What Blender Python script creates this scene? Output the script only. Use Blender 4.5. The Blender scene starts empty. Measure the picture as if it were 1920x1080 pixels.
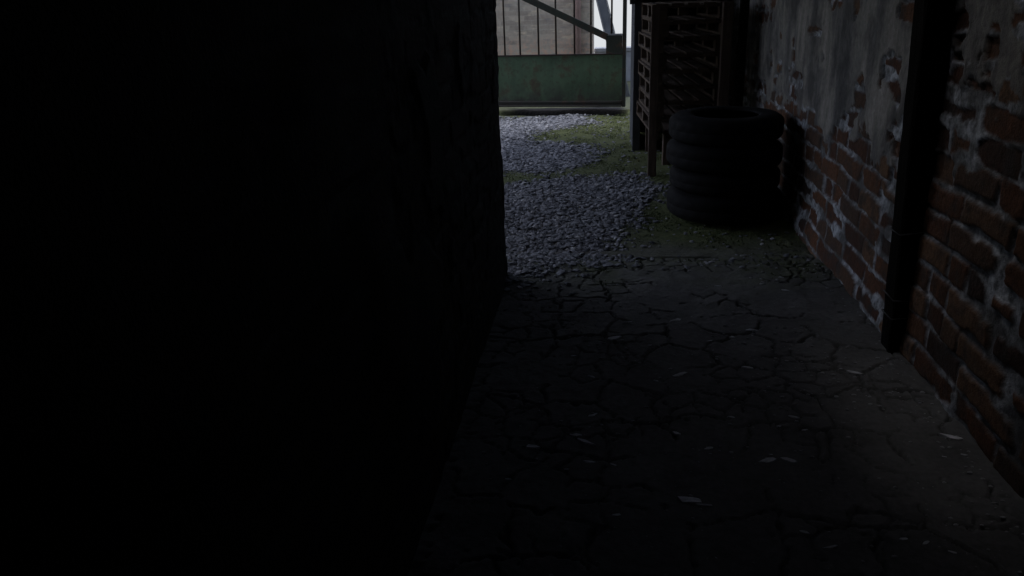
import bpy, bmesh, math, random
import numpy as np
from mathutils import Vector, Matrix
random.seed(7)
RNG = np.random.default_rng(11)
S = bpy.context.scene
COL = S.collection

# ------------------------------------------------------------------ noise
def _h(ix, iy, seed):
    n = (ix.astype(np.int64)*374761393 + iy.astype(np.int64)*668265263 + int(seed)*982451653) & 0x7fffffff
    n = ((n ^ (n >> 13))*1274126177) & 0x7fffffff
    n = (n ^ (n >> 16)) & 0xffff
    return n/65535.0
def vnoise(x, y, seed=0):
    x = np.asarray(x, float); y = np.asarray(y, float)
    ix = np.floor(x); iy = np.floor(y); fx = x-ix; fy = y-iy
    fx = fx*fx*(3-2*fx); fy = fy*fy*(3-2*fy)
    a = _h(ix, iy, seed); b = _h(ix+1, iy, seed); c = _h(ix, iy+1, seed); d = _h(ix+1, iy+1, seed)
    return (a*(1-fx)+b*fx)*(1-fy) + (c*(1-fx)+d*fx)*fy
def fbm(x, y, seed=0, octv=4):
    t = 0; a = .5; s = 0
    for k in range(octv):
        t = t + a*vnoise(x*2**k+k*17.3, y*2**k-k*9.1, seed+k); s += a; a *= .55
    return t/s
def sstep(a, b, x):
    t = np.clip((x-a)/(b-a), 0, 1); return t*t*(3-2*t)

# ------------------------------------------------------------------ mesh helpers
def mesh_np(name, V, F, mat, parent=None, attrs=None, smooth=True):
    V = np.asarray(V, np.float32); F = np.asarray(F, np.int32)
    me = bpy.data.meshes.new(name)
    k = F.shape[1]
    me.vertices.add(len(V)); me.vertices.foreach_set('co', V.ravel())
    me.loops.add(F.size); me.loops.foreach_set('vertex_index', F.ravel())
    me.polygons.add(len(F)); me.polygons.foreach_set('loop_start', np.arange(0, F.size, k, dtype=np.int32))
    me.polygons.foreach_set('use_smooth', np.full(len(F), smooth))
    me.update(calc_edges=True)
    for an, av in (attrs or {}).items():
        at = me.attributes.new(an, 'FLOAT', 'POINT'); at.data.foreach_set('value', np.asarray(av, np.float32).ravel())
    me.validate()
    o = bpy.data.objects.new(name, me); COL.objects.link(o)
    me.materials.append(mat)
    if parent: o.parent = parent
    return o
def grid_faces(nu, nv, flip=False):
    i, j = np.meshgrid(np.arange(nu-1), np.arange(nv-1), indexing='ij')
    a = (i*nv+j).ravel(); b = ((i+1)*nv+j).ravel(); c = ((i+1)*nv+j+1).ravel(); d = (i*nv+j+1).ravel()
    F = np.stack([a, b, c, d], 1)
    return F[:, ::-1] if flip else F
class MB:
    def __init__(s): s.bm = bmesh.new()
    def box(s, lo, hi, jit=0, rot=None, piv=None):
        lo = Vector(lo); hi = Vector(hi)
        r = bmesh.ops.create_cube(s.bm, size=1)
        for v in r['verts']:
            v.co = Vector(((v.co.x+.5)*(hi.x-lo.x)+lo.x, (v.co.y+.5)*(hi.y-lo.y)+lo.y, (v.co.z+.5)*(hi.z-lo.z)+lo.z))
            if jit: v.co += Vector((random.uniform(-jit, jit), random.uniform(-jit, jit), random.uniform(-jit, jit)))
            if rot is not None:
                p = Vector(piv) if piv else (lo+hi)/2
                v.co = rot @ (v.co-p)+p
        return s
    def bar(s, p, q, w, d, up=(0, 1, 0)):
        p = Vector(p); q = Vector(q); z = (q-p).normalized(); u = Vector(up)
        x = z.cross(u).normalized(); y = x.cross(z)
        vs = []
        for e in (p, q):
            for a, b in ((-1, -1), (1, -1), (1, 1), (-1, 1)):
                vs.append(s.bm.verts.new(e+x*a*w/2+y*b*d/2))
        for f in ((0, 1, 2, 3), (7, 6, 5, 4), (0, 4, 5, 1), (1, 5, 6, 2), (2, 6, 7, 3), (3, 7, 4, 0)):
            s.bm.faces.new([vs[k] for k in f])
        return s
    def cyl(s, p, q, r, n=14):
        p = Vector(p); q = Vector(q); z = (q-p).normalized(); u = Vector((0, 1, 0)) if abs(z.y) < .9 else Vector((1, 0, 0))
        x = z.cross(u).normalized(); y = x.cross(z); A = []; B = []
        for k in range(n):
            a = 2*math.pi*k/n; o = x*math.cos(a)*r+y*math.sin(a)*r
            A.append(s.bm.verts.new(p+o)); B.append(s.bm.verts.new(q+o))
        for k in range(n):
            s.bm.faces.new((A[k], A[(k+1) % n], B[(k+1) % n], B[k]))
        s.bm.faces.new(A[::-1]); s.bm.faces.new(B)
        return s
    def build(s, name, mat, parent=None, bevel=0, smooth=False):
        if bevel:
            bmesh.ops.bevel(s.bm, geom=list(s.bm.edges), offset=bevel, segments=1, affect='EDGES', clamp_overlap=True)
        bmesh.ops.recalc_face_normals(s.bm, faces=s.bm.faces)
        me = bpy.data.meshes.new(name); s.bm.to_mesh(me); s.bm.free()
        if smooth: me.polygons.foreach_set('use_smooth', np.full(len(me.polygons), True))
        me.materials.append(mat)
        o = bpy.data.objects.new(name, me); COL.objects.link(o)
        if parent: o.parent = parent
        return o
def tag(o, label=None, cat=None, group=None, kind=None):
    if label: o['label'] = label
    if cat: o['category'] = cat
    if group: o['group'] = group
    if kind: o['kind'] = kind
    return o
def empty(name, loc=(0, 0, 0), rz=0):
    o = bpy.data.objects.new(name, None); COL.objects.link(o); o.location = loc; o.rotation_euler = (0, 0, rz)
    o.empty_display_size = .2
    return o
def copy_tree(o):
    c = o.copy(); COL.objects.link(c)
    for ch in [x for x in bpy.data.objects if x.parent == o]:
        d = ch.copy(); COL.objects.link(d); d.parent = c
    return c

# ------------------------------------------------------------------ materials
class NT:
    def __init__(s, name):
        s.m = bpy.data.materials.new(name); s.m.use_nodes = True; s.t = s.m.node_tree
        s.b = s.t.nodes['Principled BSDF']; s.b.inputs['Specular IOR Level'].default_value = .3
    def n(s, typ, **kw):
        x = s.t.nodes.new(typ)
        for k, v in kw.items():
            if k in x.inputs.keys(): s.set(x.inputs[k], v)
            else: setattr(x, k, v)
        return x
    def set(s, inp, v):
        if isinstance(v, bpy.types.NodeSocket): s.t.links.new(v, inp)
        else: inp.default_value = v
    def noise(s, scale, detail=5, vec=None, rough=.6):
        x = s.n('ShaderNodeTexNoise'); x.inputs['Scale'].default_value = scale; x.inputs['Detail'].default_value = detail; x.inputs['Roughness'].default_value = rough
        s.t.links.new(vec if vec else s.pos(), x.inputs['Vector']); return x.outputs['Fac']
    def pos(s):
        if not hasattr(s, '_p'): s._p = s.n('ShaderNodeTexCoord').outputs['Object']
        return s._p
    def mapped(s, scale):
        m = s.n('ShaderNodeMapping'); s.t.links.new(s.pos(), m.inputs['Vector']); m.inputs['Scale'].default_value = scale; return m.outputs['Vector']
    def attr(s, a):
        x = s.n('ShaderNodeAttribute'); x.attribute_name = a; return x.outputs['Fac']
    def ramp(s, fac, stops):
        x = s.n('ShaderNodeValToRGB'); s.t.links.new(fac, x.inputs['Fac']); e = x.color_ramp.elements
        while len(e) < len(stops): e.new(.5)
        for k, (p, c) in enumerate(stops):
            e[k].position = p; e[k].color = (c[0], c[1], c[2], 1) if len(c) > 1 else (c[0],)*3+(1,)
        return x.outputs['Color']
    def mix(s, fac, a, b, mode='MIX'):
        x = s.n('ShaderNodeMix'); x.data_type = 'RGBA'; x.blend_type = mode
        for sock, v in ((x.inputs[0], fac), (x.inputs[6], a), (x.inputs[7], b)):
            if isinstance(v, tuple): v = v+(1,) if len(v) == 3 else v
            s.set(sock, v)
        return x.outputs[2]
    def math(s, op, a, b=0., clamp=False):
        x = s.n('ShaderNodeMath'); x.operation = op; x.use_clamp = clamp; s.set(x.inputs[0], a); s.set(x.inputs[1], b); return x.outputs[0]
    def bump(s, h, dist=.01, strength=1.):
        x = s.n('ShaderNodeBump'); x.inputs['Distance'].default_value = dist; x.inputs['Strength'].default_value = strength
        s.t.links.new(h, x.inputs['Height']); s.t.links.new(x.outputs['Normal'], s.b.inputs['Normal'])
    def out(s, col, rough=.9, spec=None, metal=0.):
        s.set(s.b.inputs['Base Color'], col if not isinstance(col, tuple) else col+(1,)); s.set(s.b.inputs['Roughness'], rough)
        s.b.inputs['Metallic'].default_value = metal
        if spec is not None: s.b.inputs['Specular IOR Level'].default_value = spec
        return s.m

def brick_mat(name, gain=1.0, blacken=0.0):
    m = NT(name)
    g = lambda *c: tuple(x*gain for x in c)
    n1 = m.noise(9, 6); n2 = m.noise(60, 5); n3 = m.noise(2.2, 4)
    base = m.ramp(m.attr('rnd'), [(0, g(.024, .014, .011)), (.25, g(.060, .026, .015)), (.5, g(.094, .041, .020)), (.75, g(.052, .031, .021)), (1, g(.125, .068, .038))])
    var = m.ramp(n2, [(.3, (.55,)), (.7, (1.3,))])
    bcol = m.mix(.8, base, var, 'MULTIPLY')
    bcol = m.mix(m.ramp(n1, [(.47, (0,)), (.66, (.8,))]), bcol, g(.028, .024, .022))
    mcol = m.mix(m.ramp(m.noise(26, 5), [(.35, (0,)), (.62, (1,))]), g(.095, .099, .105), g(.37, .39, .42))
    mcol = m.mix(m.ramp(m.noise(4.2, 5), [(.43, (0,)), (.58, (.9,))]), mcol, g(.06, .059, .058))
    c = m.mix(m.attr('mort'), bcol, mcol)
    stre = m.math('ADD', m.math('MULTIPLY', m.noise(2.6, 7, m.mapped((1, 1.5, .55))), .72), m.math('MULTIPLY', m.noise(2.2, 5, m.mapped((1, 4, .35))), .28))
    pcol = m.ramp(stre, [(.32, g(.048, .049, .052)), (.44, g(.105, .103, .100)), (.54, g(.185, .175, .160)), (.68, g(.31, .29, .266))])
    pcol = m.mix(.6, pcol, m.ramp(m.noise(40, 6), [(.3, (.6,)), (.7, (1.25,))]), 'MULTIPLY')
    pcol = m.mix(m.ramp(m.noise(3.1, 7), [(.46, (0,)), (.62, (.72,))]), pcol, g(.035, .035, .038))
    c = m.mix(m.attr('plas'), c, pcol)
    if blacken:
        c = m.mix(blacken, c, (.009, .008, .0075))  # mixes the whole surface evenly towards near black
    h = m.math('ADD', m.math('MULTIPLY', n2, .6), m.math('MULTIPLY', m.noise(170, 3), .4))
    m.bump(h, .008, .9)
    return m.out(c, .92, .2)

def wood_mat(name, c0, c1, scale=(12, 12, 1.2), rough=.85, spec=.25):
    m = NT(name)
    v = m.mapped(scale)
    n = m.noise(4, 7, v, .65); k = m.noise(3, 3)
    col = m.ramp(n, [(.3, c0), (.7, c1)])
    oi = m.n('ShaderNodeObjectInfo').outputs['Random']
    col = m.mix(.55, col, m.ramp(oi, [(0, (.55,)), (1, (1.25,))]), 'MULTIPLY')
    col = m.mix(m.ramp(k, [(.5, (0,)), (.75, (.6,))]), col, tuple(x*.45 for x in c0))
    m.bump(n, .006, .8)
    return m.out(col, rough, spec)

M = {}
M['brick'] = brick_mat('old_brick')
M['brick_dark'] = brick_mat('dark_brick', .5, .8)
# plain brickwork for surfaces without modelled courses
def plain_brick(name, gain=1., sc=(.25, .075), worn=False):
    m = NT(name)
    sep = m.n('ShaderNodeSeparateXYZ'); m.t.links.new(m.pos(), sep.inputs[0])
    cmb = m.n('ShaderNodeCombineXYZ'); m.t.links.new(m.math('ADD', sep.outputs[0], sep.outputs[1]), cmb.inputs[0]); m.t.links.new(sep.outputs[2], cmb.inputs[1])
    br = m.n('ShaderNodeTexBrick'); ds = m.n('ShaderNodeTexNoise'); ds.inputs['Scale'].default_value = 7; ds.inputs['Detail'].default_value = 3; m.t.links.new(m.pos(), ds.inputs['Vector'])
    va = m.n('ShaderNodeVectorMath'); va.operation = 'MULTIPLY_ADD'; m.t.links.new(ds.outputs['Color'], va.inputs[0]); va.inputs[1].default_value = (.09, .05, 0); m.t.links.new(cmb.outputs[0], va.inputs[2])
    m.t.links.new(va.outputs[0], br.inputs['Vector'])
    br.inputs['Scale'].default_value = 1; br.inputs['Brick Width'].default_value = sc[0]; br.inputs['Row Height'].default_value = sc[1]
    br.inputs['Mortar Size'].default_value = .006; br.inputs['Mortar Smooth'].default_value = 1.; br.inputs['Bias'].default_value = -.05
    g = lambda *c: tuple(x*gain for x in c)+(1,)
    br.inputs['Color1'].default_value = g(.19, .165, .155); br.inputs['Color2'].default_value = g(.33, .285, .255); br.inputs['Mortar'].default_value = g(.28, .265, .25)
    n = m.noise(1.6, 5); n2 = m.noise(18, 4)
    c = m.mix(m.ramp(n, [(.40, (0,)), (.60, (.55,))]), br.outputs['Color'], g(.32, .305, .28)[:3])
    # single paler and darker patches about a brick long
    v2 = m.n('ShaderNodeMapping'); m.t.links.new(cmb.outputs[0], v2.inputs['Vector']); v2.inputs['Scale'].default_value = (3.4, 12.5, 1)
    n3 = m.n('ShaderNodeTexNoise'); n3.inputs['Scale'].default_value = 1; n3.inputs['Detail'].default_value = 2; m.t.links.new(v2.outputs[0], n3.inputs['Vector'])
    c = m.mix(m.ramp(n3.outputs['Fac'], [(.60, (0,)), (.68, (.6,))]), c, g(.44, .38, .31)[:3])
    c = m.mix(m.ramp(n3.outputs['Fac'], [(.30, (.55,)), (.38, (0,))]), c, g(.15, .15, .165)[:3])
    low = m.n('ShaderNodeMapRange'); m.t.links.new(sep.outputs[2], low.inputs[0]); low.inputs[1].default_value = .95; low.inputs[2].default_value = .55
    c = m.mix(m.math('MULTIPLY', low.outputs[0], m.ramp(n2, [(.45, (0,)), (.6, (.75,))])), c, g(.36, .22, .17)[:3])
    c = m.mix(.5, c, m.ramp(n2, [(.3, (.7,)), (.7, (1.25,))]), 'MULTIPLY')
    c = m.mix(1., c, (1.07, 1., .84), 'MULTIPLY')
    m.bump(br.outputs['Fac'], .01, -.5)
    return m.out(c, .9, .2)
M['far_brick'] = plain_brick('far_brick', 1.32)
M['block_brick'] = plain_brick('block_brick', .6, (.36, .11))
M['pipe'] = NT('faded_red_pipe'); M['pipe'] = M['pipe'].out(M['pipe'].mix(M['pipe'].ramp(M['pipe'].noise(14, 5), [(.3, (0,)), (.7, (1,))]), (.26, .17, .145), (.34, .23, .20)), .7)

def floor_mat():
    m = NT('cracked_floor')
    n = m.noise(3.5, 6); f = m.noise(45, 5); ff = m.noise(190, 3)
    c = m.ramp(n, [(.3, (.062, .061, .060)), (.55, (.089, .0875, .086)), (.75, (.124, .121, .118))])
    c = m.mix(.7, c, m.ramp(f, [(.3, (.7,)), (.7, (1.3,))]), 'MULTIPLY')
    c = m.mix(m.ramp(m.noise(75, 2), [(.70, (0,)), (.76, (.7,))]), c, (.24, .24, .24))
    c = m.mix(m.math('MULTIPLY', m.attr('moss'), m.ramp(m.noise(11, 6), [(.34, (.15,)), (.56, (1.,))]), True), c, (.068, .078, .036))
    c = m.mix(m.math('MULTIPLY', m.attr('crack'), .7), c, (.020, .019, .018))  # paints the cracks' inner shade into the colour, besides their modelled depth
    m.bump(m.math('ADD', m.math('MULTIPLY', f, .7), m.math('MULTIPLY', ff, .3)), .006, .8)
    return m.out(c, m.ramp(n, [(.3, (.75,)), (.7, (.95,))]), .25)
M['floor'] = floor_mat()
def ground_mat():
    m = NT('yard_ground')
    f = m.noise(30, 6); n = m.noise(6, 4)
    dirt = m.ramp(n, [(.3, (.075, .072, .068)), (.7, (.13, .125, .12))])
    moss = m.ramp(f, [(.3, (.048, .060, .024)), (.55, (.080, .094, .036)), (.75, (.115, .122, .056))])
    c = m.mix(m.attr('grass'), dirt, moss)
    c = m.mix(m.attr('gate_shade'), c, (.012, .012, .013))  # shade band under the gate, painted into the ground colour
    c = m.mix(.6, c, m.ramp(m.noise(120, 4), [(.3, (.65,)), (.7, (1.3,))]), 'MULTIPLY')
    m.bump(f, .012, .8)
    return m.out(c, .95, .2)
M['ground'] = ground_mat()
def stone_mat():
    m = NT('gravel_stone')
    r = m.attr('rnd')
    c = m.ramp(r, [(0, (.062, .066, .076)), (.35, (.145, .151, .170)), (.7, (.215, .220, .243)), (1, (.35, .35, .36))])
    c = m.mix(.5, c, m.ramp(m.noise(90, 4), [(.3, (.7,)), (.7, (1.25,))]), 'MULTIPLY')
    return m.out(c, .8, .3)
M['stone'] = stone_mat()
def grass_mat():
    m = NT('short_grass')
    c = m.ramp(m.attr('rnd'), [(0, (.036, .054, .016)), (.5, (.070, .090, .028)), (.85, (.105, .118, .042)), (1, (.16, .15, .075))])
    return m.out(c, .8, .2)
M['grass'] = grass_mat()
def rubber_mat():
    m = NT('old_rubber')
    n = m.noise(25, 6)
    c = m.ramp(n, [(.3, (.0024, .0024, .003)), (.7, (.005, .0051, .0061))])
    m.bump(m.noise(140, 3), .002, .5)
    return m.out(c, m.ramp(n, [(.3, (.75,)), (.7, (.95,))]), .14)
M['rubber'] = rubber_mat()
M['pallet'] = wood_mat('pallet_wood', (.046, .032, .023), (.115, .083, .060), (5, 5, 5))
M['rack'] = wood_mat('rack_wood', (.042, .030, .023), (.10, .072, .055))
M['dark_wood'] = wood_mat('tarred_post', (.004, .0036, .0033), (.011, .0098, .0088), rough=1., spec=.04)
M['beam'] = wood_mat('dark_beam', (.02, .017, .014), (.05, .042, .036), (2, 12, 12))
def paint_mat(name, ca, cb, rust=.5):
    m = NT(name)
    n = m.noise(2.2, 5); f = m.noise(22, 6); st = m.noise(3.5, 6, m.mapped((4, 4, .5)))
    c = m.ramp(n, [(.3, ca), (.7, cb)])
    c = m.mix(.55, c, m.ramp(st, [(.3, (.7,)), (.7, (1.15,))]), 'MULTIPLY')
    c = m.mix(m.ramp(f, [(.54, (0,)), (.66, (rust,))]), c, (.042, .026, .018))
    c = m.mix(m.ramp(m.noise(4.5, 7), [(.54, (0,)), (.64, (rust*1.3,))]), c, (.060, .032, .018))
    sep = m.n('ShaderNodeSeparateXYZ'); m.t.links.new(m.pos(), sep.inputs[0])
    lo = m.n('ShaderNodeMapRange'); m.t.links.new(sep.outputs[2], lo.inputs[0]); lo.inputs[1].default_value = .38; lo.inputs[2].default_value = .08
    c = m.mix(m.math('MULTIPLY', lo.outputs[0], m.ramp(m.noise(6, 6), [(.38, (.15,)), (.56, (1.,))])), c, (.030, .026, .022))
    m.bump(f, .003, .4)
    return m.out(c, .6, .35)
M['green'] = paint_mat('green_gate_paint', (.044, .078, .044), (.080, .128, .070))
M['green_dark'] = paint_mat('dark_green_steel', (.016, .021, .015), (.026, .032, .023), .9)
M['rust_steel'] = paint_mat('rusty_bar', (.022, .015, .012), (.036, .026, .02), .6)
def plainmat(name, a, b, sc=12, rough=.8, spec=.3, metal=0.):
    m = NT(name); n = m.noise(sc, 6); c = m.ramp(n, [(.3, a), (.7, b)]); m.bump(n, .004, .5); return m.out(c, rough, spec, metal)
M['steel_grey'] = plainmat('grey_steel', (.15, .16, .175), (.23, .24, .255), 8, .55, .4)
M['panel'] = plainmat('zinc_sheet', (.036, .039, .047), (.072, .077, .088), 5, .6, .35)
M['panel_dark'] = plainmat('dark_edge_steel', (.018, .019, .023), (.035, .037, .043), 9, .6, .3)
M['concrete'] = plainmat('pale_concrete', (.24, .25, .265), (.36, .365, .375), 7, .9)
M['roofing'] = plainmat('dark_roof', (.025, .023, .022), (.05, .046, .043), 5, .9)
M['chip'] = plainmat('plaster_chip', (.34, .35, .37), (.62, .63, .66), 60, .85)
M['crumb'] = plainmat('plaster_crumb', (.16, .16, .165), (.34, .34, .35), 30, .9)

# ------------------------------------------------------------------ brick wall surfaces
def courses(u, z, seed, pitch=.11, L=.37, mw=.011):
    """height, mortar mask and brick random for points (u, z)."""
    zz = z + (fbm(u*1.1, z*1.1, seed+1, 3)-.5)*.07 + (fbm(u*6, z*3, seed+12, 3)-.5)*.022
    row = np.floor(zz/pitch)
    off = (row % 2)*.5*L + (_h(row, row*0, seed+2)-.5)*.30
    uu = u + off + (fbm(u*3, z*3, seed+3, 3)-.5)*.05
    bi = np.floor(uu/L); fu = uu/L-bi
    jl = (_h(bi, row, seed+4)-.5)*.28; jr = (_h(bi+1, row, seed+4)-.5)*.28
    left = fu < jl; right = fu > 1+jr
    bi = bi - left + right
    fu = uu/L-bi
    jl = (_h(bi, row, seed+4)-.5)*.28; jr = 1+(_h(bi+1, row, seed+4)-.5)*.28
    split = _h(bi, row, seed+5) > .72
    mid = (jl+jr)/2
    idn = _h(bi*2+(split & (fu > mid)), row, seed+6)
    du = np.minimum(fu-jl, jr-fu)
    du = np.where(split, np.minimum(du, np.abs(fu-mid)), du)*L
    fz = zz/pitch-row
    dz = np.minimum(fz, 1-fz)*pitch
    wob = (fbm(u*16, z*16, seed+7, 4)-.5)
    big = fbm(u*4.5, z*4.5, seed+8, 4)
    w = mw + wob*.022 + sstep(.50, .68, big)*.026 - sstep(.5, .3, big)*.006
    d = np.minimum(du, dz)
    mort = 1-sstep(w-.004, w+.005, d)
    proud = sstep(.45, .62, fbm(u*3.3+5, z*3.3, seed+9, 4))
    hb = (idn-.5)*.010 + (fbm(u*22, z*22, seed+10, 3)-.5)*.005
    gone = (_h(bi*3+1, row, seed+11) > .94)
    hb = hb - gone*.014
    rnd_edge = sstep(0, .010, d-w)*.004
    hm = -.008 + proud*.014 + wob*.014 + (fbm(u*40, z*40, seed+14, 3)-.5)*.006
    h = hb*(1-mort)+rnd_edge*(1-mort) + hm*mort
    return h, mort, idn

def nonuni(segs):
    out = []
    for a, b, st in segs:
        n = max(1, int(round((b-a)/st))); out.append(np.linspace(a, b, n, endpoint=False))
    out.append(np.array([segs[-1][1]])); return np.concatenate(out)

# right wall: x = 1.27, faces -x, runs along y
yy = nonuni([(-3.0, 1.7, .09), (1.7, 2.4, .011), (2.4, 4.6, .0085), (4.6, 7.2, .013), (7.2, 10.6, .06)])
zz = nonuni([(-.08, 1.62, .0088), (1.62, 3.3, .05)])
U, Z = np.meshgrid(yy, zz, indexing='ij')
h, mort, idn = courses(U, Z, 21)
ey = np.array([-3, 2.2, 2.63, 3.02, 3.3, 3.42, 3.6, 3.8, 4.2, 4.63, 5.0, 5.4, 5.8, 6.1, 6.5, 6.9, 10.6])
ez = np.array([1.1, 1.1, 1.10, 1.06, 1.0, .92, .82, .74, .72, .76, .74, .70, .74, .74, .60, .5, .45])
edge = np.interp(U, ey, ez) + .0 + (fbm(U*2.4, Z*2.4, 51, 5)-.5)*.36 + (fbm(U*9, Z*9, 52, 4)-.5)*.22
pl = sstep(-.006, .008, Z-edge)
# places where the render has fallen off and single bricks show
def hole(cy, cz, ry, rz, s):
    return ((U-cy)/ry)**2+((Z-cz)/rz)**2 + (fbm(U*9, Z*9, s, 4)-.5)*1.5 < 1
ho = hole(2.84, 1.27, .05, .09, 1) | hole(3.62, 1.37, .15, .045, 2) | hole(3.45, 1.26, .10, .05, 3) | hole(5.42, .90, .17, .055, 4) | hole(4.15, .97, .10, .09, 5) \
   | hole(3.1, 1.33, .06, .06, 6) | hole(2.62, 1.36, .12, .05, 7) | hole(3.05, 1.19, .05, .04, 8) | hole(5.1, 1.22, .16, .03, 9) | hole(3.85, 1.12, .05, .05, 10)
pl = pl*(1-ho)
spall = sstep(.62, .65, fbm(U*5.5, Z*5.5, 57, 5) + .15*sstep(.26, .0, Z-edge))
pl = pl*(1-spall)
thin = sstep(.50, .60, fbm(U*5, Z*5, 77, 4))
hp = .011 + (fbm(U*3, Z*3, 61, 4)-.5)*.012 + (fbm(U*14, Z*14, 63, 4)-.5)*.006 + h*.10
H = h*(1-pl)+hp*pl
H = H + (fbm(U*.7, Z*.7, 71, 2)-.5)*.03 + sstep(.16, .02, Z)*.022*sstep(3.0, 3.4, U)
wall_r = empty('brick_wall', (1.27, 3, 0))
tag(wall_r, 'long worn brick wall on the right with grey render flaking off above', 'wall')
Vt = np.stack([-H, U-3, Z], -1).reshape(-1, 3)
o = mesh_np('brick_face', Vt, grid_faces(len(yy), len(zz), False), M['brick'], wall_r, dict(mort=mort.ravel(), rnd=idn.ravel(), plas=pl.ravel()))
MB().box((.05, -6, -.1), (.42, 7.6, 3.3)).build('wall_core', M['block_brick'], wall_r)
MB().box((-.05, -5.9, 3.302), (.46, 7.65, 3.38), .004).build('coping', M['concrete'], wall_r)

# left wall: x = -0.555, faces +x, its end is the yard corner at y = 4.1
yy = nonuni([(-3.0, 1.9, .09), (1.9, 4.105, .012)]); zz = nonuni([(-.08, 1.7, .012), (1.7, 3.0, .06)])
U, Z = np.meshgrid(yy, zz, indexing='ij')
h, mort, idn = courses(U, Z, 33)
pl = sstep(-.01, .01, fbm(U*1.6, Z*1.6, 91, 5)-.56)*(U < 3.0)
H = h*.45*(1-pl)+pl*.010 + (fbm(U*.9, Z*.9, 95, 3)-.5)*.02 + .012
H = H - sstep(3.9, 4.1, U)*.02*fbm(U*0, Z*5, 97, 3)
wall_l = empty('brick_wall', (-.555, 1, 0))
tag(wall_l, 'near black brick wall on the left ending at the lit yard corner', 'wall')
mesh_np('brick_face', np.stack([H, U-1, Z], -1).reshape(-1, 3), grid_faces(len(yy), len(zz), True), M['brick_dark'], wall_l, dict(mort=mort.ravel(), rnd=idn.ravel(), plas=pl.ravel()))
MB().box((-7, -4, -.1), (-.045, 3.09, 3.0)).build('wall_core', M['block_brick'], wall_l)

# roof, ceiling beams and back of the passage
roof = empty('passage_roof', (.3, .5, 2.62)); tag(roof, 'dark timber roof over the passage, with an unseen added canopy over the yard', 'roof')
rx0, ry1 = -3.7, 9.1            # unseen canopy, added to dim the yard
hx0, hx1, hy0, hy1 = -.14, .11, 2.10, 3.35   # unseen opening, added to let light onto the near right wall
r = MB()
r.box((rx0, -3.6, .16), (1.42, hy0, .34)); r.box((rx0, hy1, .16), (1.42, ry1, .34))
r.box((rx0, hy0, .16), (hx0, hy1, .34)); r.box((hx1, hy0, .16), (1.42, hy1, .34))
bmesh.ops.remove_doubles(r.bm, verts=r.bm.verts, dist=.0005)
r.build('roof_slab', M['roofing'], roof)
for k, y in enumerate((-2.6, -1.4, -.2, .9, 2.0, 4.08)):
    MB().box((-.85, y-.07, 0), (.965, y+.07, .157), .006).build('beam', M['beam'], roof, .006)
back = empty('brick_wall', (.35, -3.2, 0)); tag(back, 'dark brick wall closing the back of the passage', 'wall')
MB().box((-.9, -.15, -.1), (.92, .15, 2.75)).build('wall_core', M['block_brick'], back)

# ------------------------------------------------------------------ passage floor with cracks
xs = nonuni([(-.75, -.5, .02), (-.5, 1.36, .0085)]); ys = nonuni([(-3.2, 1.4, .07), (1.4, 4.35, .0085), (4.35, 4.9, .02)])
X, Y = np.meshgrid(xs, ys, indexing='ij')
def cracks(X, Y, cell, seed, warp=.05):
    wx = X + (fbm(X*6, Y*6, seed, 6)-.5)*warp*2; wy = Y + (fbm(X*6+31, Y*6, seed+1, 6)-.5)*warp*2
    gx = wx/cell; gy = wy/cell
    ix = np.floor(gx); iy = np.floor(gy)
    best = np.full(X.shape, 9.); px = np.zeros(X.shape); py = np.zeros(X.shape)
    pts = []
    for a in range(-2, 3):
        for b in range(-2, 3):
            qx = ix+a+.15+.7*_h(ix+a, iy+b, seed+3); qy = iy+b+.15+.7*_h(ix+a, iy+b, seed+4)
            d = (qx-gx)**2+(qy-gy)**2
            pts.append((qx, qy)); m_ = d < best
            best = np.where(m_, d, best); px = np.where(m_, qx, px); py = np.where(m_, qy, py)
    ed = np.full(X.shape, 9.)
    for qx, qy in pts:
        dx = qx-px; dy = qy-py; l = np.sqrt(dx*dx+dy*dy)
        e = ((px+qx)/2-gx)*dx/np.maximum(l, 1e-6)+((py+qy)/2-gy)*dy/np.maximum(l, 1e-6)
        ed = np.where(l > 1e-4, np.minimum(ed, e), ed)
    return ed*cell
e1 = cracks(X, Y, .25, 5, .07); e2 = cracks(X, Y, .12, 9, .045)
w1 = (.0006+.0046*fbm(X*6, Y*6, 12, 4)**1.7*1.6)*sstep(.41, .55, fbm(X*3.1, Y*3.1, 13, 4))
w2 = .0024*sstep(.47, .58, fbm(X*3.4, Y*3.4, 14, 4))
c1 = 1-sstep(w1*.5, w1*1.5+.002, e1); c1 = c1*(w1 > .001)
c2 = (1-sstep(w2*.5, w2*1.4+.002, e2))*(w2 > .0008)
crack = np.maximum(c1, c2*.8)
Zf = (fbm(X*1.1, Y*1.1, 15, 3)-.5)*.03 + (fbm(X*7, Y*7, 16, 4)-.5)*.014 + (fbm(X*28, Y*28, 17, 3)-.5)*.005
Zf = Zf - crack*.018 + sstep(.06, 0, e1)*.002
Zf = Zf - sstep(4.2, 4.8, Y)*.05
moss = .95*sstep(3.7, 4.75, Y+(fbm(X*3, Y*3, 18, 3)-.5)*.7)
floor = mesh_np('passage_floor', np.stack([X, Y, Zf], -1).reshape(-1, 3), grid_faces(len(xs), len(ys)), M['floor'], None, dict(crack=crack.ravel(), moss=moss.ravel()))
tag(floor, 'dark cracked earth floor of the covered passage', 'floor', kind='structure')

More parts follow.
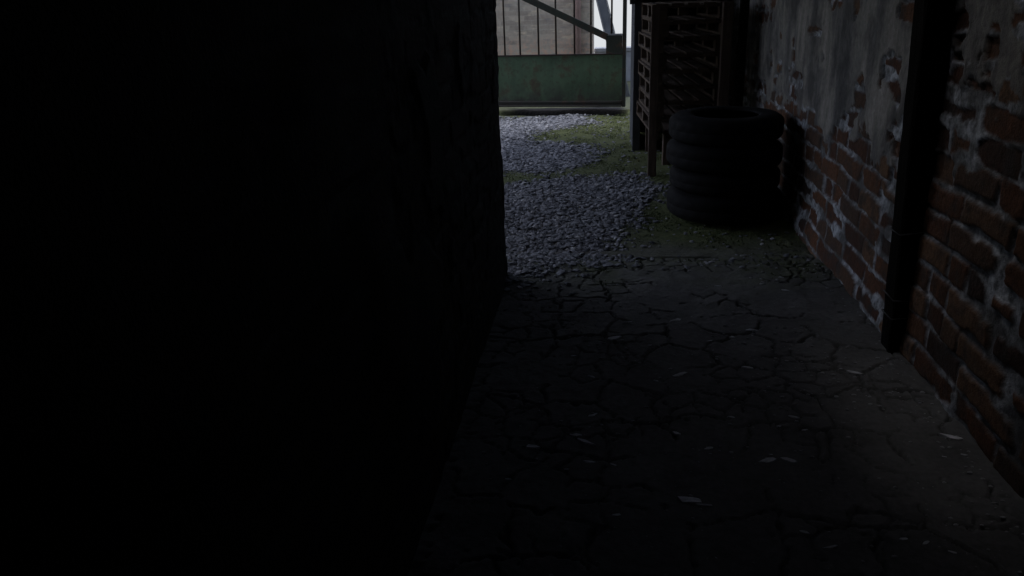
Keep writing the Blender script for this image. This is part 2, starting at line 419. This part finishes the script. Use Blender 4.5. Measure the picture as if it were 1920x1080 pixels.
# ------------------------------------------------------------------ yard ground
polyA = [(-3.2, 10.3), (-1.46, 10.45), (-.31, 10.28), (-.16, 9.75), (-.35, 9.45), (-.79, 9.24), (-.84, 8.81), (-.72, 8.46), (-.25, 8.28), (-.16, 7.86), (-.28, 7.44), (-.46, 7.06), (-.75, 6.94), (-1.0, 7.0), (-3.2, 7.1)]
polyC = [(-3.2, 6.3), (-.87, 6.38), (-.62, 6.63), (-.35, 6.74), (-.07, 6.72), (.26, 6.75), (.40, 6.32), (.33, 5.64), (.22, 5.22), (.11, 4.9), (.05, 4.57), (-.10, 4.3), (-.2, 4.0), (-.32, 3.7), (-.5, 3.4), (-3.2, 3.3)]
def sdist(px, py, poly):
    P = np.array(poly); d = np.full(px.shape, 1e9); ins = np.zeros(px.shape, bool)
    n = len(P)
    for k in range(n):
        a = P[k]; b = P[(k+1) % n]; ab = b-a
        t = np.clip(((px-a[0])*ab[0]+(py-a[1])*ab[1])/(ab@ab), 0, 1)
        d = np.minimum(d, np.hypot(px-a[0]-t*ab[0], py-a[1]-t*ab[1]))
        c = ((a[1] > py) != (b[1] > py)) & (px < (b[0]-a[0])*(py-a[1])/(b[1]-a[1]+1e-12)+a[0])
        ins ^= c
    return np.where(ins, d, -d)
def gravel_mask(x, y):
    s = np.maximum(sdist(x, y, polyA), sdist(x, y, polyC)) + (fbm(x*2.6, y*1.6, 40, 4)-.5)*.42
    return sstep(-.20, .24, s)
# added dip standing in for the shade under the gate; follows the gate's line
GP = np.array([.262, 10.53]); GD = np.array([.9886, -.1506]); GN = np.array([.1506, .9886])
def shade_dip(x, y):
    u = (x-GP[0])*GD[0]+(y-GP[1])*GD[1]; n = (x-GP[0])*GN[0]+(y-GP[1])*GN[1]
    return sstep(-.27, -.22, n)*sstep(.28, .23, n)*sstep(-1.86, -1.45, u)*sstep(.05, -.2, u)
def gh(x, y):
    return -.03 + (fbm(x*.8, y*.8, 41, 3)-.5)*.05 + (fbm(x*5, y*5, 42, 4)-.5)*.028
xs = nonuni([(-60, -10, 10), (-10, -2.4, .8), (-2.4, 1.32, .03), (1.32, 60, 6)])
ys = nonuni([(-40, 3.5, 8), (3.5, 10.2, .03), (10.2, 11.1, .008), (11.1, 14.7, .1)])
X, Y = np.meshgrid(xs, ys, indexing='ij')
gm = gravel_mask(X, Y); dt = shade_dip(X, Y)
un = (X-GP[0])*GN[0]+(Y-GP[1])*GN[1]; uu = (X-GP[0])*GD[0]+(Y-GP[1])*GD[1]
gate_shade = sstep(-.31, -.25, un)*sstep(.50, .40, un)*sstep(-1.9, -1.5, uu)*sstep(.04, -.14, uu)  # mask of the painted gate shade, wider than the dip itself
far = sstep(.2, .32, un)
inside = (X > -.8) & (X < 1.3) & (Y < 4.5)
Zg = gh(X, Y) - dt*.6 - inside*.10*sstep(4.75, 4.2, Y)
ground = mesh_np('ground', np.stack([X, Y, Zg], -1).reshape(-1, 3), grid_faces(len(xs), len(ys)), M['ground'], None, dict(grass=((1-gm)*sstep(3.9, 5.2, Y+(fbm(X*3, Y*3, 18, 3)-.5)*.8)*(1-.35*far)).ravel(), gate_shade=gate_shade.ravel()))
tag(ground, 'yard ground of earth and moss', 'ground', kind='structure')
# gravel stones (stuff)
def scatter(n, x0, x1, y0, y1):
    return RNG.uniform(x0, x1, n), RNG.uniform(y0, y1, n)
bm = bmesh.new(); bmesh.ops.create_icosphere(bm, subdivisions=1, radius=1); bm.verts.ensure_lookup_table()
SV = np.array([v.co[:] for v in bm.verts]); SF = np.array([[v.index for v in f.verts] for f in bm.faces]); bm.free()
def top_z(x, y):
    f = (fbm(x*1.1, y*1.1, 15, 3)-.5)*.03+(fbm(x*7, y*7, 16, 4)-.5)*.014 - sstep(4.2, 4.8, y)*.05
    g = gh(x, y) - .10*sstep(4.75, 4.2, y)*(x > -.8)
    return np.where((x > -.74) & (y < 4.88), np.maximum(f, g), g)
def stones(n, box, smin, smax, maskf):
    x, y = scatter(n, *box); k = RNG.random(n) < maskf(x, y); x = x[k]; y = y[k]; n = len(x)
    s = smin+(smax-smin)*RNG.random(n)**2.2
    ang = RNG.uniform(0, 2*np.pi, n); sc = np.stack([s*RNG.uniform(.8, 1.35, n), s*RNG.uniform(.7, 1.1, n), s*RNG.uniform(.28, .52, n)], 1)
    P = SV[None]*(1+.32*(RNG.random((n, len(SV), 1))-.5))*sc[:, None]
    ti = RNG.normal(0, .25, (n, 1)); P[..., 2] += P[..., 0]*ti
    ca = np.cos(ang)[:, None]; sa = np.sin(ang)[:, None]
    Q = np.stack([P[..., 0]*ca-P[..., 1]*sa+x[:, None], P[..., 0]*sa+P[..., 1]*ca+y[:, None], P[..., 2]+(top_z(x, y)+s*.22)[:, None]], -1)
    F = SF[None]+(np.arange(n)*len(SV))[:, None, None]
    return Q.reshape(-1, 3), F.reshape(-1, 3), np.repeat(np.clip(RNG.normal(.45, .25, n), 0, 1), len(SV))
Q1, F1, r1 = stones(64000, (-1.9, .75, 3.3, 10.4), .008, .027, lambda x, y: gravel_mask(x, y)*(1-shade_dip(x, y))*(.04+.96*sstep(3.6, 4.7, y+(fbm(x*4, y*4, 19, 3)-.5)*.8)))
Q2, F2, r2 = stones(5000, (-1.9, 1.2, 4.2, 10.3), .008, .020, lambda x, y: (1-gravel_mask(x, y))*.35)
tag(mesh_np('gravel', np.concatenate([Q1, Q2]), np.concatenate([F1, F2+len(Q1)]), M['stone'], None, dict(rnd=np.concatenate([r1, r2])), smooth=False), 'blue grey gravel strewn in patches over the yard', 'gravel', kind='stuff')
# short grass (stuff)
def blades(n, box, maskf):
    x, y = scatter(n, *box); k = RNG.random(n) < maskf(x, y); x = x[k]; y = y[k]; n = len(x)
    z = top_z(x, y)-.004; a = RNG.uniform(0, 2*np.pi, n); hgt = RNG.uniform(.004, .017, n)*(.5+fbm(x*4, y*4, 66, 3)); w = RNG.uniform(.003, .007, n)
    lx = np.cos(a+1.2)*hgt*RNG.uniform(.2, 1.1, n); ly = np.sin(a+1.2)*hgt*RNG.uniform(.2, 1.1, n)
    p0 = np.stack([x-np.cos(a)*w, y-np.sin(a)*w, z], 1); p1 = np.stack([x+np.cos(a)*w, y+np.sin(a)*w, z], 1); p2 = np.stack([x+lx, y+ly, z+hgt], 1)
    V = np.stack([p0, p1, p2], 1).reshape(-1, 3); F = np.arange(n*3).reshape(-1, 3)
    r = np.clip(fbm(x*3, y*3, 67, 3)+RNG.normal(0, .2, n), 0, 1)
    return V, F, np.repeat(r, 3)
def gmask(x, y):
    return (1-gravel_mask(x, y)*.93)*(1-shade_dip(x, y))*sstep(4.15, 5.2, y+(fbm(x*3, y*3, 18, 3)-.5)*1.0)*sstep(.30, .5, fbm(x*4, y*4, 68, 3))
V, F, r = blades(130000, (-1.9, 1.25, 3.6, 10.4), gmask)
tag(mesh_np('grass', V, F, M['grass'], None, dict(rnd=r), smooth=False), 'short mossy grass growing round the gravel patches', 'grass', kind='stuff')

# ------------------------------------------------------------------ loose chips on the passage floor
spots = [(0.55, 2.3), (0.47, 2.58), (0.21, 2.86), (0.26, 2.45), (-0.06, 2.37), (-0.04, 2.57), (0.6, 2.99), (0.58, 3.31), (0.68, 3.39), (0.92, 3.66), (0.34, 3.5), (0.04, 3.27), (0.12, 3.48), (0.6, 3.97), (0.84, 4.0), (0.94, 3.9), (-0.05, 2.88), (0.31, 2.91), (0.31, 2.04), (0.58, 1.93), (0.64, 1.87), (0.91, 1.91), (0.85, 1.92), (0.04, 1.97), (0.27, 2.06), (-0.1, 2.42), (-0.31, 2.14), (-0.05, 2.25), (-0.25, 2.34), (0.69, 2.59), (1.2, 2.49), (1.01, 2.96), (.62, 2.31), (.36, 2.36)]
for k in range(34):
    bx, by = spots[random.randrange(34)]
    spots.append((min(1.2, max(-.4, bx+random.gauss(0, .13))), max(1.7, by+random.gauss(0, .16))))
def floor_z(x, y):
    x = np.array([x]); y = np.array([y])
    return float(((fbm(x*1.1, y*1.1, 15, 3)-.5)*.03+(fbm(x*7, y*7, 16, 4)-.5)*.014)[0])
def chip_mesh(s, seed):
    rr = random.Random(seed); b = bmesh.new(); n = rr.randint(6, 9); top = []; bot = []
    el = rr.uniform(.20, .42)
    for k in range(n):
        a = 2*math.pi*k/n; r = s*rr.uniform(.55, 1.1)
        p = Vector((r*math.cos(a), r*math.sin(a)*el, rr.uniform(.06, .16)*s)); top.append(b.verts.new(p)); bot.append(b.verts.new((p.x*1.05, p.y*1.05, -.004)))
    c = b.verts.new((0, 0, s*rr.uniform(.12, .24)))
    for k in range(n):
        b.faces.new((top[k], top[(k+1) % n], c)); b.faces.new((bot[k], bot[(k+1) % n], top[(k+1) % n], top[k]))
    b.faces.new(bot[::-1]); bmesh.ops.recalc_face_normals(b, faces=b.faces)
    me = bpy.data.meshes.new('plaster_chip'); b.to_mesh(me); b.free(); me.materials.append(M['chip']); return me
for k, (x, y) in enumerate(spots):
    o = bpy.data.objects.new('plaster_chip', chip_mesh((.016+.030*random.random()**1.6) if k < 34 else (.005+.010*random.random()**1.5), k)); COL.objects.link(o)
    o.location = (x, y, floor_z(x, y)); o.rotation_euler = (0, 0, random.uniform(-.6, .6))
    tag(o, 'small pale plaster chip lying loose on the cracked dark floor', 'chip', 'plaster chips on the floor')
def fz(x, y): return (fbm(x*1.1, y*1.1, 15, 3)-.5)*.03+(fbm(x*7, y*7, 16, 4)-.5)*.014
x, y = scatter(3200, -.45, 1.24, 1.5, 4.5); k = RNG.random(3200) < .08+.6*sstep(.5, .7, fbm(x*2.5, y*2.5, 88, 3))+.5*sstep(1.02, 1.2, x); x = x[k]; y = y[k]; n = len(x)
s = .002+.006*RNG.random(n)**2
P = SV[None]*(1+.4*(RNG.random((n, len(SV), 1))-.5))*s[:, None, None]*np.array([1.3, .9, .6])
Q = P+np.stack([x, y, fz(x, y)+s*.3], 1)[:, None]
tag(mesh_np('crumbs', Q.reshape(-1, 3), (SF[None]+(np.arange(n)*len(SV))[:, None, None]).reshape(-1, 3), M['crumb'], None, smooth=False), 'fine grit and mortar crumbs scattered on the passage floor', 'grit', kind='stuff')

# ------------------------------------------------------------------ timber posts in the passage
M['wire'] = plainmat('old_wire', (.02, .02, .022), (.05, .05, .053), 30, .7, .2)
def post(loc, w, d, hgt, lean, label, seed, wires=()):
    n = 26; b = bmesh.new(); rings = []
    rr = random.Random(seed)
    for k in range(n+1):
        z = hgt*k/n; cx = lean*k/n; ring = []
        for (sx, sy) in ((-.42, -.5), (.42, -.5), (.5, -.42), (.5, .42), (.42, .5), (-.42, .5), (-.5, .42), (-.5, -.42)):
            ring.append(b.verts.new((cx+sx*w+rr.uniform(-.0025, .0025), sy*d+rr.uniform(-.0025, .0025), z)))
        rings.append(ring)
    for k in range(n):
        for j in range(8):
            b.faces.new((rings[k][j], rings[k][(j+1) % 8], rings[k+1][(j+1) % 8], rings[k+1][j]))
    b.faces.new(rings[0][::-1]); b.faces.new(rings[-1])
    me = bpy.data.meshes.new('timber_post'); b.to_mesh(me); b.free(); me.materials.append(M['dark_wood'])
    o = bpy.data.objects.new('timber_post', me); COL.objects.link(o); o.location = loc
    for wz, tl in wires:
        wb = MB(); cx = lean*wz/hgt; a_ = w/2+.004; b_ = d/2+.004
        c4 = [(cx-a_, -b_, wz), (cx+a_, -b_, wz+tl), (cx+a_, b_, wz+tl*.6), (cx-a_, b_, wz-tl*.3)]
        for q in range(4): wb.cyl(c4[q], c4[(q+1) % 4], .0028, 6)
        wb.build('binding_wire', M['wire'], o, smooth=True)
    return tag(o, label, 'post')
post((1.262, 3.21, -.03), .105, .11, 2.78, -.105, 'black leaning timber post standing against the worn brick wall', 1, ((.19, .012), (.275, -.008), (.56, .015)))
post((-.60, 2.94, -.03), .095, .12, 2.78, .0, 'dark timber post against the black left wall', 2)
post((1.13, 6.93, -.05), .065, .08, 1.83, 0, 'thin black post behind the tyres and right of the pallets', 3)

# ------------------------------------------------------------------ tyres
def tyre_mesh(R, W, seed):
    """lathe around z, base at z=0; outer radius R, width W, with tread grooves."""
    rim = R*.56
    prof = [(rim, .10*W), (rim+.012, .03*W), (rim+.035, .0), (R*.80, .010*W), (R*.90, .045*W), (R*.955, .12*W), (R*.982, .19*W)]
    tre = [(R*.990, .23*W), (R*.997, .27*W), (R, .31*W), (R, .35*W), (R, .365*W), (R, .47*W), (R, .49*W), (R, .51*W), (R, .53*W), (R, .635*W), (R, .65*W), (R, .69*W), (R*.997, .73*W), (R*.990, .77*W)]
    prof2 = [(r, W-z) for r, z in reversed(prof)]
    inner = [(rim+.03, .85*W), (R*.90, .72*W), (R*.94, .5*W), (R*.90, .28*W), (rim+.03, .15*W)]
    pts = prof+tre+prof2+inner
    n = 120; rr = random.Random(seed)
    V = []; np_ = len(pts)
    for k in range(n):
        a = 2*math.pi*k/n
        for j, (r, z) in enumerate(pts):
            t = j-len(prof)
            if 0 <= t < len(tre):
                if t in (6, 7): r -= .003
                elif t not in (5, 8) and ((k+(t > 7)*2) % 5 == 0): r -= .004
                elif t in (5, 8) and ((k+t) % 5 == 0): r -= .004
            if j in (3, len(pts)-len(inner)-4): z += .003*math.sin(a*3+seed)
            V.append((r*math.cos(a), r*math.sin(a), z))
    F = []
    for k in range(n):
        for j in range(np_):
            F.append((k*np_+j, ((k+1) % n)*np_+j, ((k+1) % n)*np_+(j+1) % np_, k*np_+(j+1) % np_))
    return np.array(V), np.array(F)
specs = [  # centre x, y, base z, radius, width, tilt
    (.832, 5.475, -.012, .394, .194, .0, 'bottom tyre of the black tyre stack, resting on the mossy ground'),
    (.826, 5.47, .184, .374, .150, .0, 'narrow black tyre second from the bottom of the stack'),
    (.812, 5.465, .336, .389, .180, .008, 'bulging black tyre just under the top tyre of the stack'),
    (.816, 5.47, .517, .380, .176, -.006, 'topmost black tyre of the stack with its open centre showing'),
]
for k, (x, y, z, R, W, tl, lab) in enumerate(specs):
    V, F = tyre_mesh(R, W, k)
    o = mesh_np('tyre', V, F, M['rubber'], None)
    o.location = (x, y, z); o.rotation_euler = (tl, tl*.6, k*.7)
    tag(o, lab, 'tyre', 'old tyres stacked by the brick wall')

# ------------------------------------------------------------------ pallets and their rack
PW, PD, PH = .62, 1.14, .128
pal = empty('pallet', (0, 0, 0))
tag(pal, 'x', 'pallet', 'wooden pallets stacked in the rack')
b = MB()
for k in range(5):
    x = .05+k*(PW-.10)/4; b.box((x-.048, 0, PH-.017), (x+.048, PD, PH), .002)
b.build('top_deck', M['pallet'], pal)
for y in (.05, PD/2, PD-.05):
    MB().box((0, y-.05, PH-.035), (PW, y+.05, PH-.0175), .0015).build('stringer', M['pallet'], pal)
b = MB()
for x in (.05, PW-.05): b.box((x-.048, 0, 0), (x+.048, PD, .018), .0015)
b.build('bottom_deck', M['pallet'], pal)
for x in (.05, PW-.05):
    for y in (.05, PD/2, PD-.05):
        MB().box((x-.047, y-.05+(.001 if y < .1 else 0), .0185), (x+.047, y+.05, PH-.0355), .001).build('block', M['pallet'], pal)
MB().box((PW/2-.04, PD/2-.05, .0185), (PW/2+.04, PD/2+.05, PH-.0355), .001).build('block', M['pallet'], pal)
rows = [('lowest pallet, pushed out left just above the rack legs', -.032), ('second pallet up from the bottom, set back to the right', -.006), ('third pallet from the bottom of the stack in the timber rack', -.008),
        ('fourth pallet up, its left edge sticking out of the stack', -.030), ('fifth pallet from the bottom, its left edge set back', .010), ('sixth pallet up, sticking out to the left', -.026),
        ('seventh pallet up, set back under the topmost one', .022), ('topmost pallet of the stack beside the zinc panel', .000)]
for k, (lab, dx) in enumerate(rows):
    o = pal if k == 0 else copy_tree(pal)
    o.location = (.405+dx*.8, 6.845+random.uniform(0, .008), .336+k*.1305); o.rotation_euler = (0, 0, .068+random.uniform(-.008, .008)); o['label'] = lab
rack = empty('pallet_rack', (.7, 7.4, 0)); tag(rack, 'brown timber rack with tall front posts carrying the pallets', 'rack')
def rb(name, lo, hi, jit=.003):
    MB().box((lo[0]-.7, lo[1]-7.4, lo[2]), (hi[0]-.7, hi[1]-7.4, hi[2]), jit).build(name, M['rack'], rack, .004)
rb('front_post', (.368, 6.745, -.04), (.440, 6.815, 1.375)); rb('front_post', (.940, 6.775, -.04), (1.025, 6.835, 1.375))
rb('rear_leg', (.40, 7.86, -.04), (.46, 7.94, .26)); rb('rear_leg', (.93, 7.95, -.04), (1.0, 8.03, .26))
rb('middle_leg', (.525, 7.2, -.04), (.585, 7.27, .26))
rb('side_rail', (.40, 6.84, .262), (.46, 7.94, .332)); rb('side_rail', (.935, 6.84, .262), (1.0, 8.05, .332)); rb('middle_rail', (.52, 6.9, .262), (.59, 8.05, .332))

# ------------------------------------------------------------------ lean-to shed round the pallets
shed = empty('storage_shed', (.7, 8, 0)); tag(shed, 'lean-to shed of grey zinc sheet behind the stacked pallets', 'shed')
# corrugated side sheet, facing the yard on its left
n = 72; yy = np.linspace(7.985, 8.95, n); zz = np.linspace(-.05, 1.78, 2)
U, Z = np.meshgrid(yy, zz, indexing='ij'); Xc = .283+np.sin(U*2*np.pi/.076)*.009
Va = np.stack([Xc-.7, U-8, Z], -1).reshape(-1, 3); Vb = Va+np.array([.004, 0, 0]); F = grid_faces(n, 2, True)
mesh_np('side_sheet', np.concatenate([Va, Vb]), np.concatenate([F, F[:, ::-1]+len(Va)]), M['panel'], shed)
MB().box((-.428, -.052, -.05), (-.352, -.018, 1.78), .001).build('corner_post', M['panel_dark'], shed, .003)
MB().box((-.415, .93, -.05), (-.355, .99, 1.78)).build('corner_post', M['panel_dark'], shed, .003)
MB().box((-.475, -.075, 1.365), (-.429, -.035, 1.405), .003).box((-.475, -.07, 1.405), (-.44, -.04, 1.47), .003).build('latch_bracket', M['panel_dark'], shed)
MB().box((-.34, 1.0, -.05), (.55, 1.03, 1.78)).build('added_back_sheet', M['panel_dark'], shed)  # unseen sheet, added to block light from behind the pallets
MB().box((-.36, -1.35, 1.785), (.545, 1.06, 1.83)).build('roof_sheet', M['roofing'], shed)

# ------------------------------------------------------------------ the gate
gate = empty('yard_gate', (GP[0], GP[1], 0), math.atan2(GD[1], GD[0]))
tag(gate, 'faded green steel gate with sheet panel, thin upright bars and a brace', 'gate')
L = 3.3; TOP = 2.25
# sheet with slight dents
gx = np.linspace(-L, -.048, 160); gz = np.linspace(.128, .715, 36); U, Z = np.meshgrid(gx, gz, indexing='ij')
D = (fbm(U*2.5, Z*2.5, 101, 4)-.5)*.022
Va = np.stack([U, D-.012, Z], -1).reshape(-1, 3); Vb = Va+np.array([0, .006, 0]); F = grid_faces(len(gx), len(gz))
mesh_np('sheet_panel', np.concatenate([Va, Vb]), np.concatenate([F, F[:, ::-1]+len(Va)]), M['green'], gate)
MB().box((-L, -.022, .7155), (-.048, .022, .733), .001).build('top_rail', M['rust_steel'], gate)
MB().box((-L, -.034, .096), (-.048, .024, .1275)).box((-L, -.042, .052), (-.048, .03, .074)).box((-L, -.026, .074), (-.048, .02, .096)).build('bottom_rail', M['green_dark'], gate, .003)
MB().box((-.047, -.026, .05), (.0, .026, TOP)).build('stile', M['green_dark'], gate, .003)
MB().box((-L-.05, -.026, .05), (-L-.001, .026, TOP)).build('stile', M['green_dark'], gate, .003)
MB().box((-L, -.024, TOP-.05), (-.048, .024, TOP)).build('head_rail', M['green_dark'], gate, .003)
bars = [-3.1, -2.86, -2.61, -2.37, -2.12, -1.87, -1.627, -1.415, -1.161, -.924, -.677, -.46]
for u in bars:
    MB().cyl((u, .0, .7335), (u, .0, TOP-.051), .0125, 10).build('bar', M['rust_steel'], gate, smooth=True)
MB().cyl((-.19, .0, .975), (-.19, .0, TOP-.051), .0125, 10).build('bar', M['rust_steel'], gate, smooth=True)
MB().box((-.258, -.030, .7335), (-.048, -.016, .975)).build('gusset_plate', M['green_dark'], gate, .002)
MB().box((-.258, -.034, .955), (-.048, -.0305, .975)).build('plate_edge', M['steel_grey'], gate)
# diagonal brace from the gusset up to the left
MB().bar((-.245, -.024, .937), (-2.95, -.024, 2.215), .082, .022).build('brace', M['green_dark'], gate, .002)

# ------------------------------------------------------------------ beyond the gate
bld = empty('brick_building', (-4.0, 13, 0)); tag(bld, 'old pale brick building seen through the gate bars', 'building')
bw = MB(); bw.box((-4.5, 0, -.2), (3.795, 1.35, 3.6)); bw.build('wall', M['far_brick'], bld)
bld.location = (-4.0, 13.0, 0)
MB().box((-4.7, -.2, 3.6), (4.0, 1.55, 3.8)).build('roof', M['roofing'], bld)
MB().cyl((3.562, -.055, -.1), (3.562, -.055, 3.55), .046, 16).build('drainpipe', M['pipe'], bld, smooth=True)
par = MB().box((-.2, 14.44, -.2), (9, 14.68, .475), .004).box((-.205, 14.41, .4755), (9, 14.70, .545), .004).build('parapet', M['concrete'], None, .006)
tag(par, 'low pale concrete parapet between the yard and the open sky', 'parapet')
strut = empty('steel_strut', (.15, 12.2, 0)); tag(strut, 'grey raking steel strut standing behind the gate at the open sky', 'strut')
a = Vector((.30-.15, 0, -.05)); q = Vector((-.42-.15, 0, 2.75))
MB().bar(a, q, .135, .012).build('web', M['steel_grey'], strut)
dx = Vector((.0725, 0, .0186))
MB().bar(a-dx, q-dx, .012, .09).build('flange', M['steel_grey'], strut); MB().bar(a+dx, q+dx, .012, .09).build('flange', M['steel_grey'], strut)

# ------------------------------------------------------------------ light
W = bpy.data.worlds.new('World'); S.world = W; W.use_nodes = True; t = W.node_tree
EL, AZ = math.radians(62), math.radians(-68)
sky = t.nodes.new('ShaderNodeTexSky'); sky.sky_type = 'NISHITA'; sky.sun_disc = False
sky.sun_elevation = EL; sky.sun_rotation = AZ; sky.dust_density = 2.6; sky.air_density = 1.0; sky.ozone_density = 1.5
tc = t.nodes.new('ShaderNodeTexCoord'); sp = t.nodes.new('ShaderNodeSeparateXYZ'); mx = t.nodes.new('ShaderNodeMath'); mx.operation = 'MAXIMUM'; mx.inputs[1].default_value = .03
cb = t.nodes.new('ShaderNodeCombineXYZ'); t.links.new(tc.outputs['Generated'], sp.inputs[0]); t.links.new(sp.outputs[0], cb.inputs[0]); t.links.new(sp.outputs[1], cb.inputs[1])
t.links.new(sp.outputs[2], mx.inputs[0]); t.links.new(mx.outputs[0], cb.inputs[2]); t.links.new(cb.outputs[0], sky.inputs['Vector'])
hs = t.nodes.new('ShaderNodeHueSaturation'); hs.inputs['Saturation'].default_value = .55; hs.inputs['Value'].default_value = 1.0
t.links.new(sky.outputs[0], hs.inputs['Color']); bg = t.nodes['Background']; ti = t.nodes.new('ShaderNodeMix'); ti.data_type = 'RGBA'; ti.blend_type = 'MULTIPLY'; ti.inputs[0].default_value = 1; ti.inputs[7].default_value = (.80, .84, .96, 1)
t.links.new(hs.outputs[0], ti.inputs[6]); t.links.new(ti.outputs[2], bg.inputs['Color']); bg.inputs['Strength'].default_value = .15
sun = bpy.data.lights.new('sun', 'SUN'); sun.energy = .62; sun.angle = math.radians(30); sun.color = (1, .99, .98)
so = bpy.data.objects.new('sun', sun); COL.objects.link(so)
d = Vector((math.sin(AZ)*math.cos(EL), math.cos(AZ)*math.cos(EL), math.sin(EL)))
so.rotation_euler = (-d).to_track_quat('-Z', 'Y').to_euler()

# ------------------------------------------------------------------ camera
cd = bpy.data.cameras.new('camera'); co = bpy.data.objects.new('camera', cd); COL.objects.link(co); S.camera = co
cd.sensor_width = 36; cd.lens = 1450/1920*36; cd.clip_start = .05; cd.clip_end = 12000
Fv = Vector((-.11878326, .92724839, -.35510696)); Rv = Vector((.99290618, .11282668, -.03751623)); Uv = Vector((-.00527868, .3570442, .93407258))
m = Matrix((Rv, Uv, -Fv)).transposed()
co.matrix_world = Matrix.Translation((0, 0, 1.5)) @ m.to_4x4()
S.view_settings.view_transform = 'Standard'; S.view_settings.look = 'None'; S.view_settings.gamma = 1; S.view_settings.exposure = 1.3
S.render.resolution_x = 1024; S.render.resolution_y = 576
S.cycles.max_bounces = 8; S.cycles.diffuse_bounces = 4
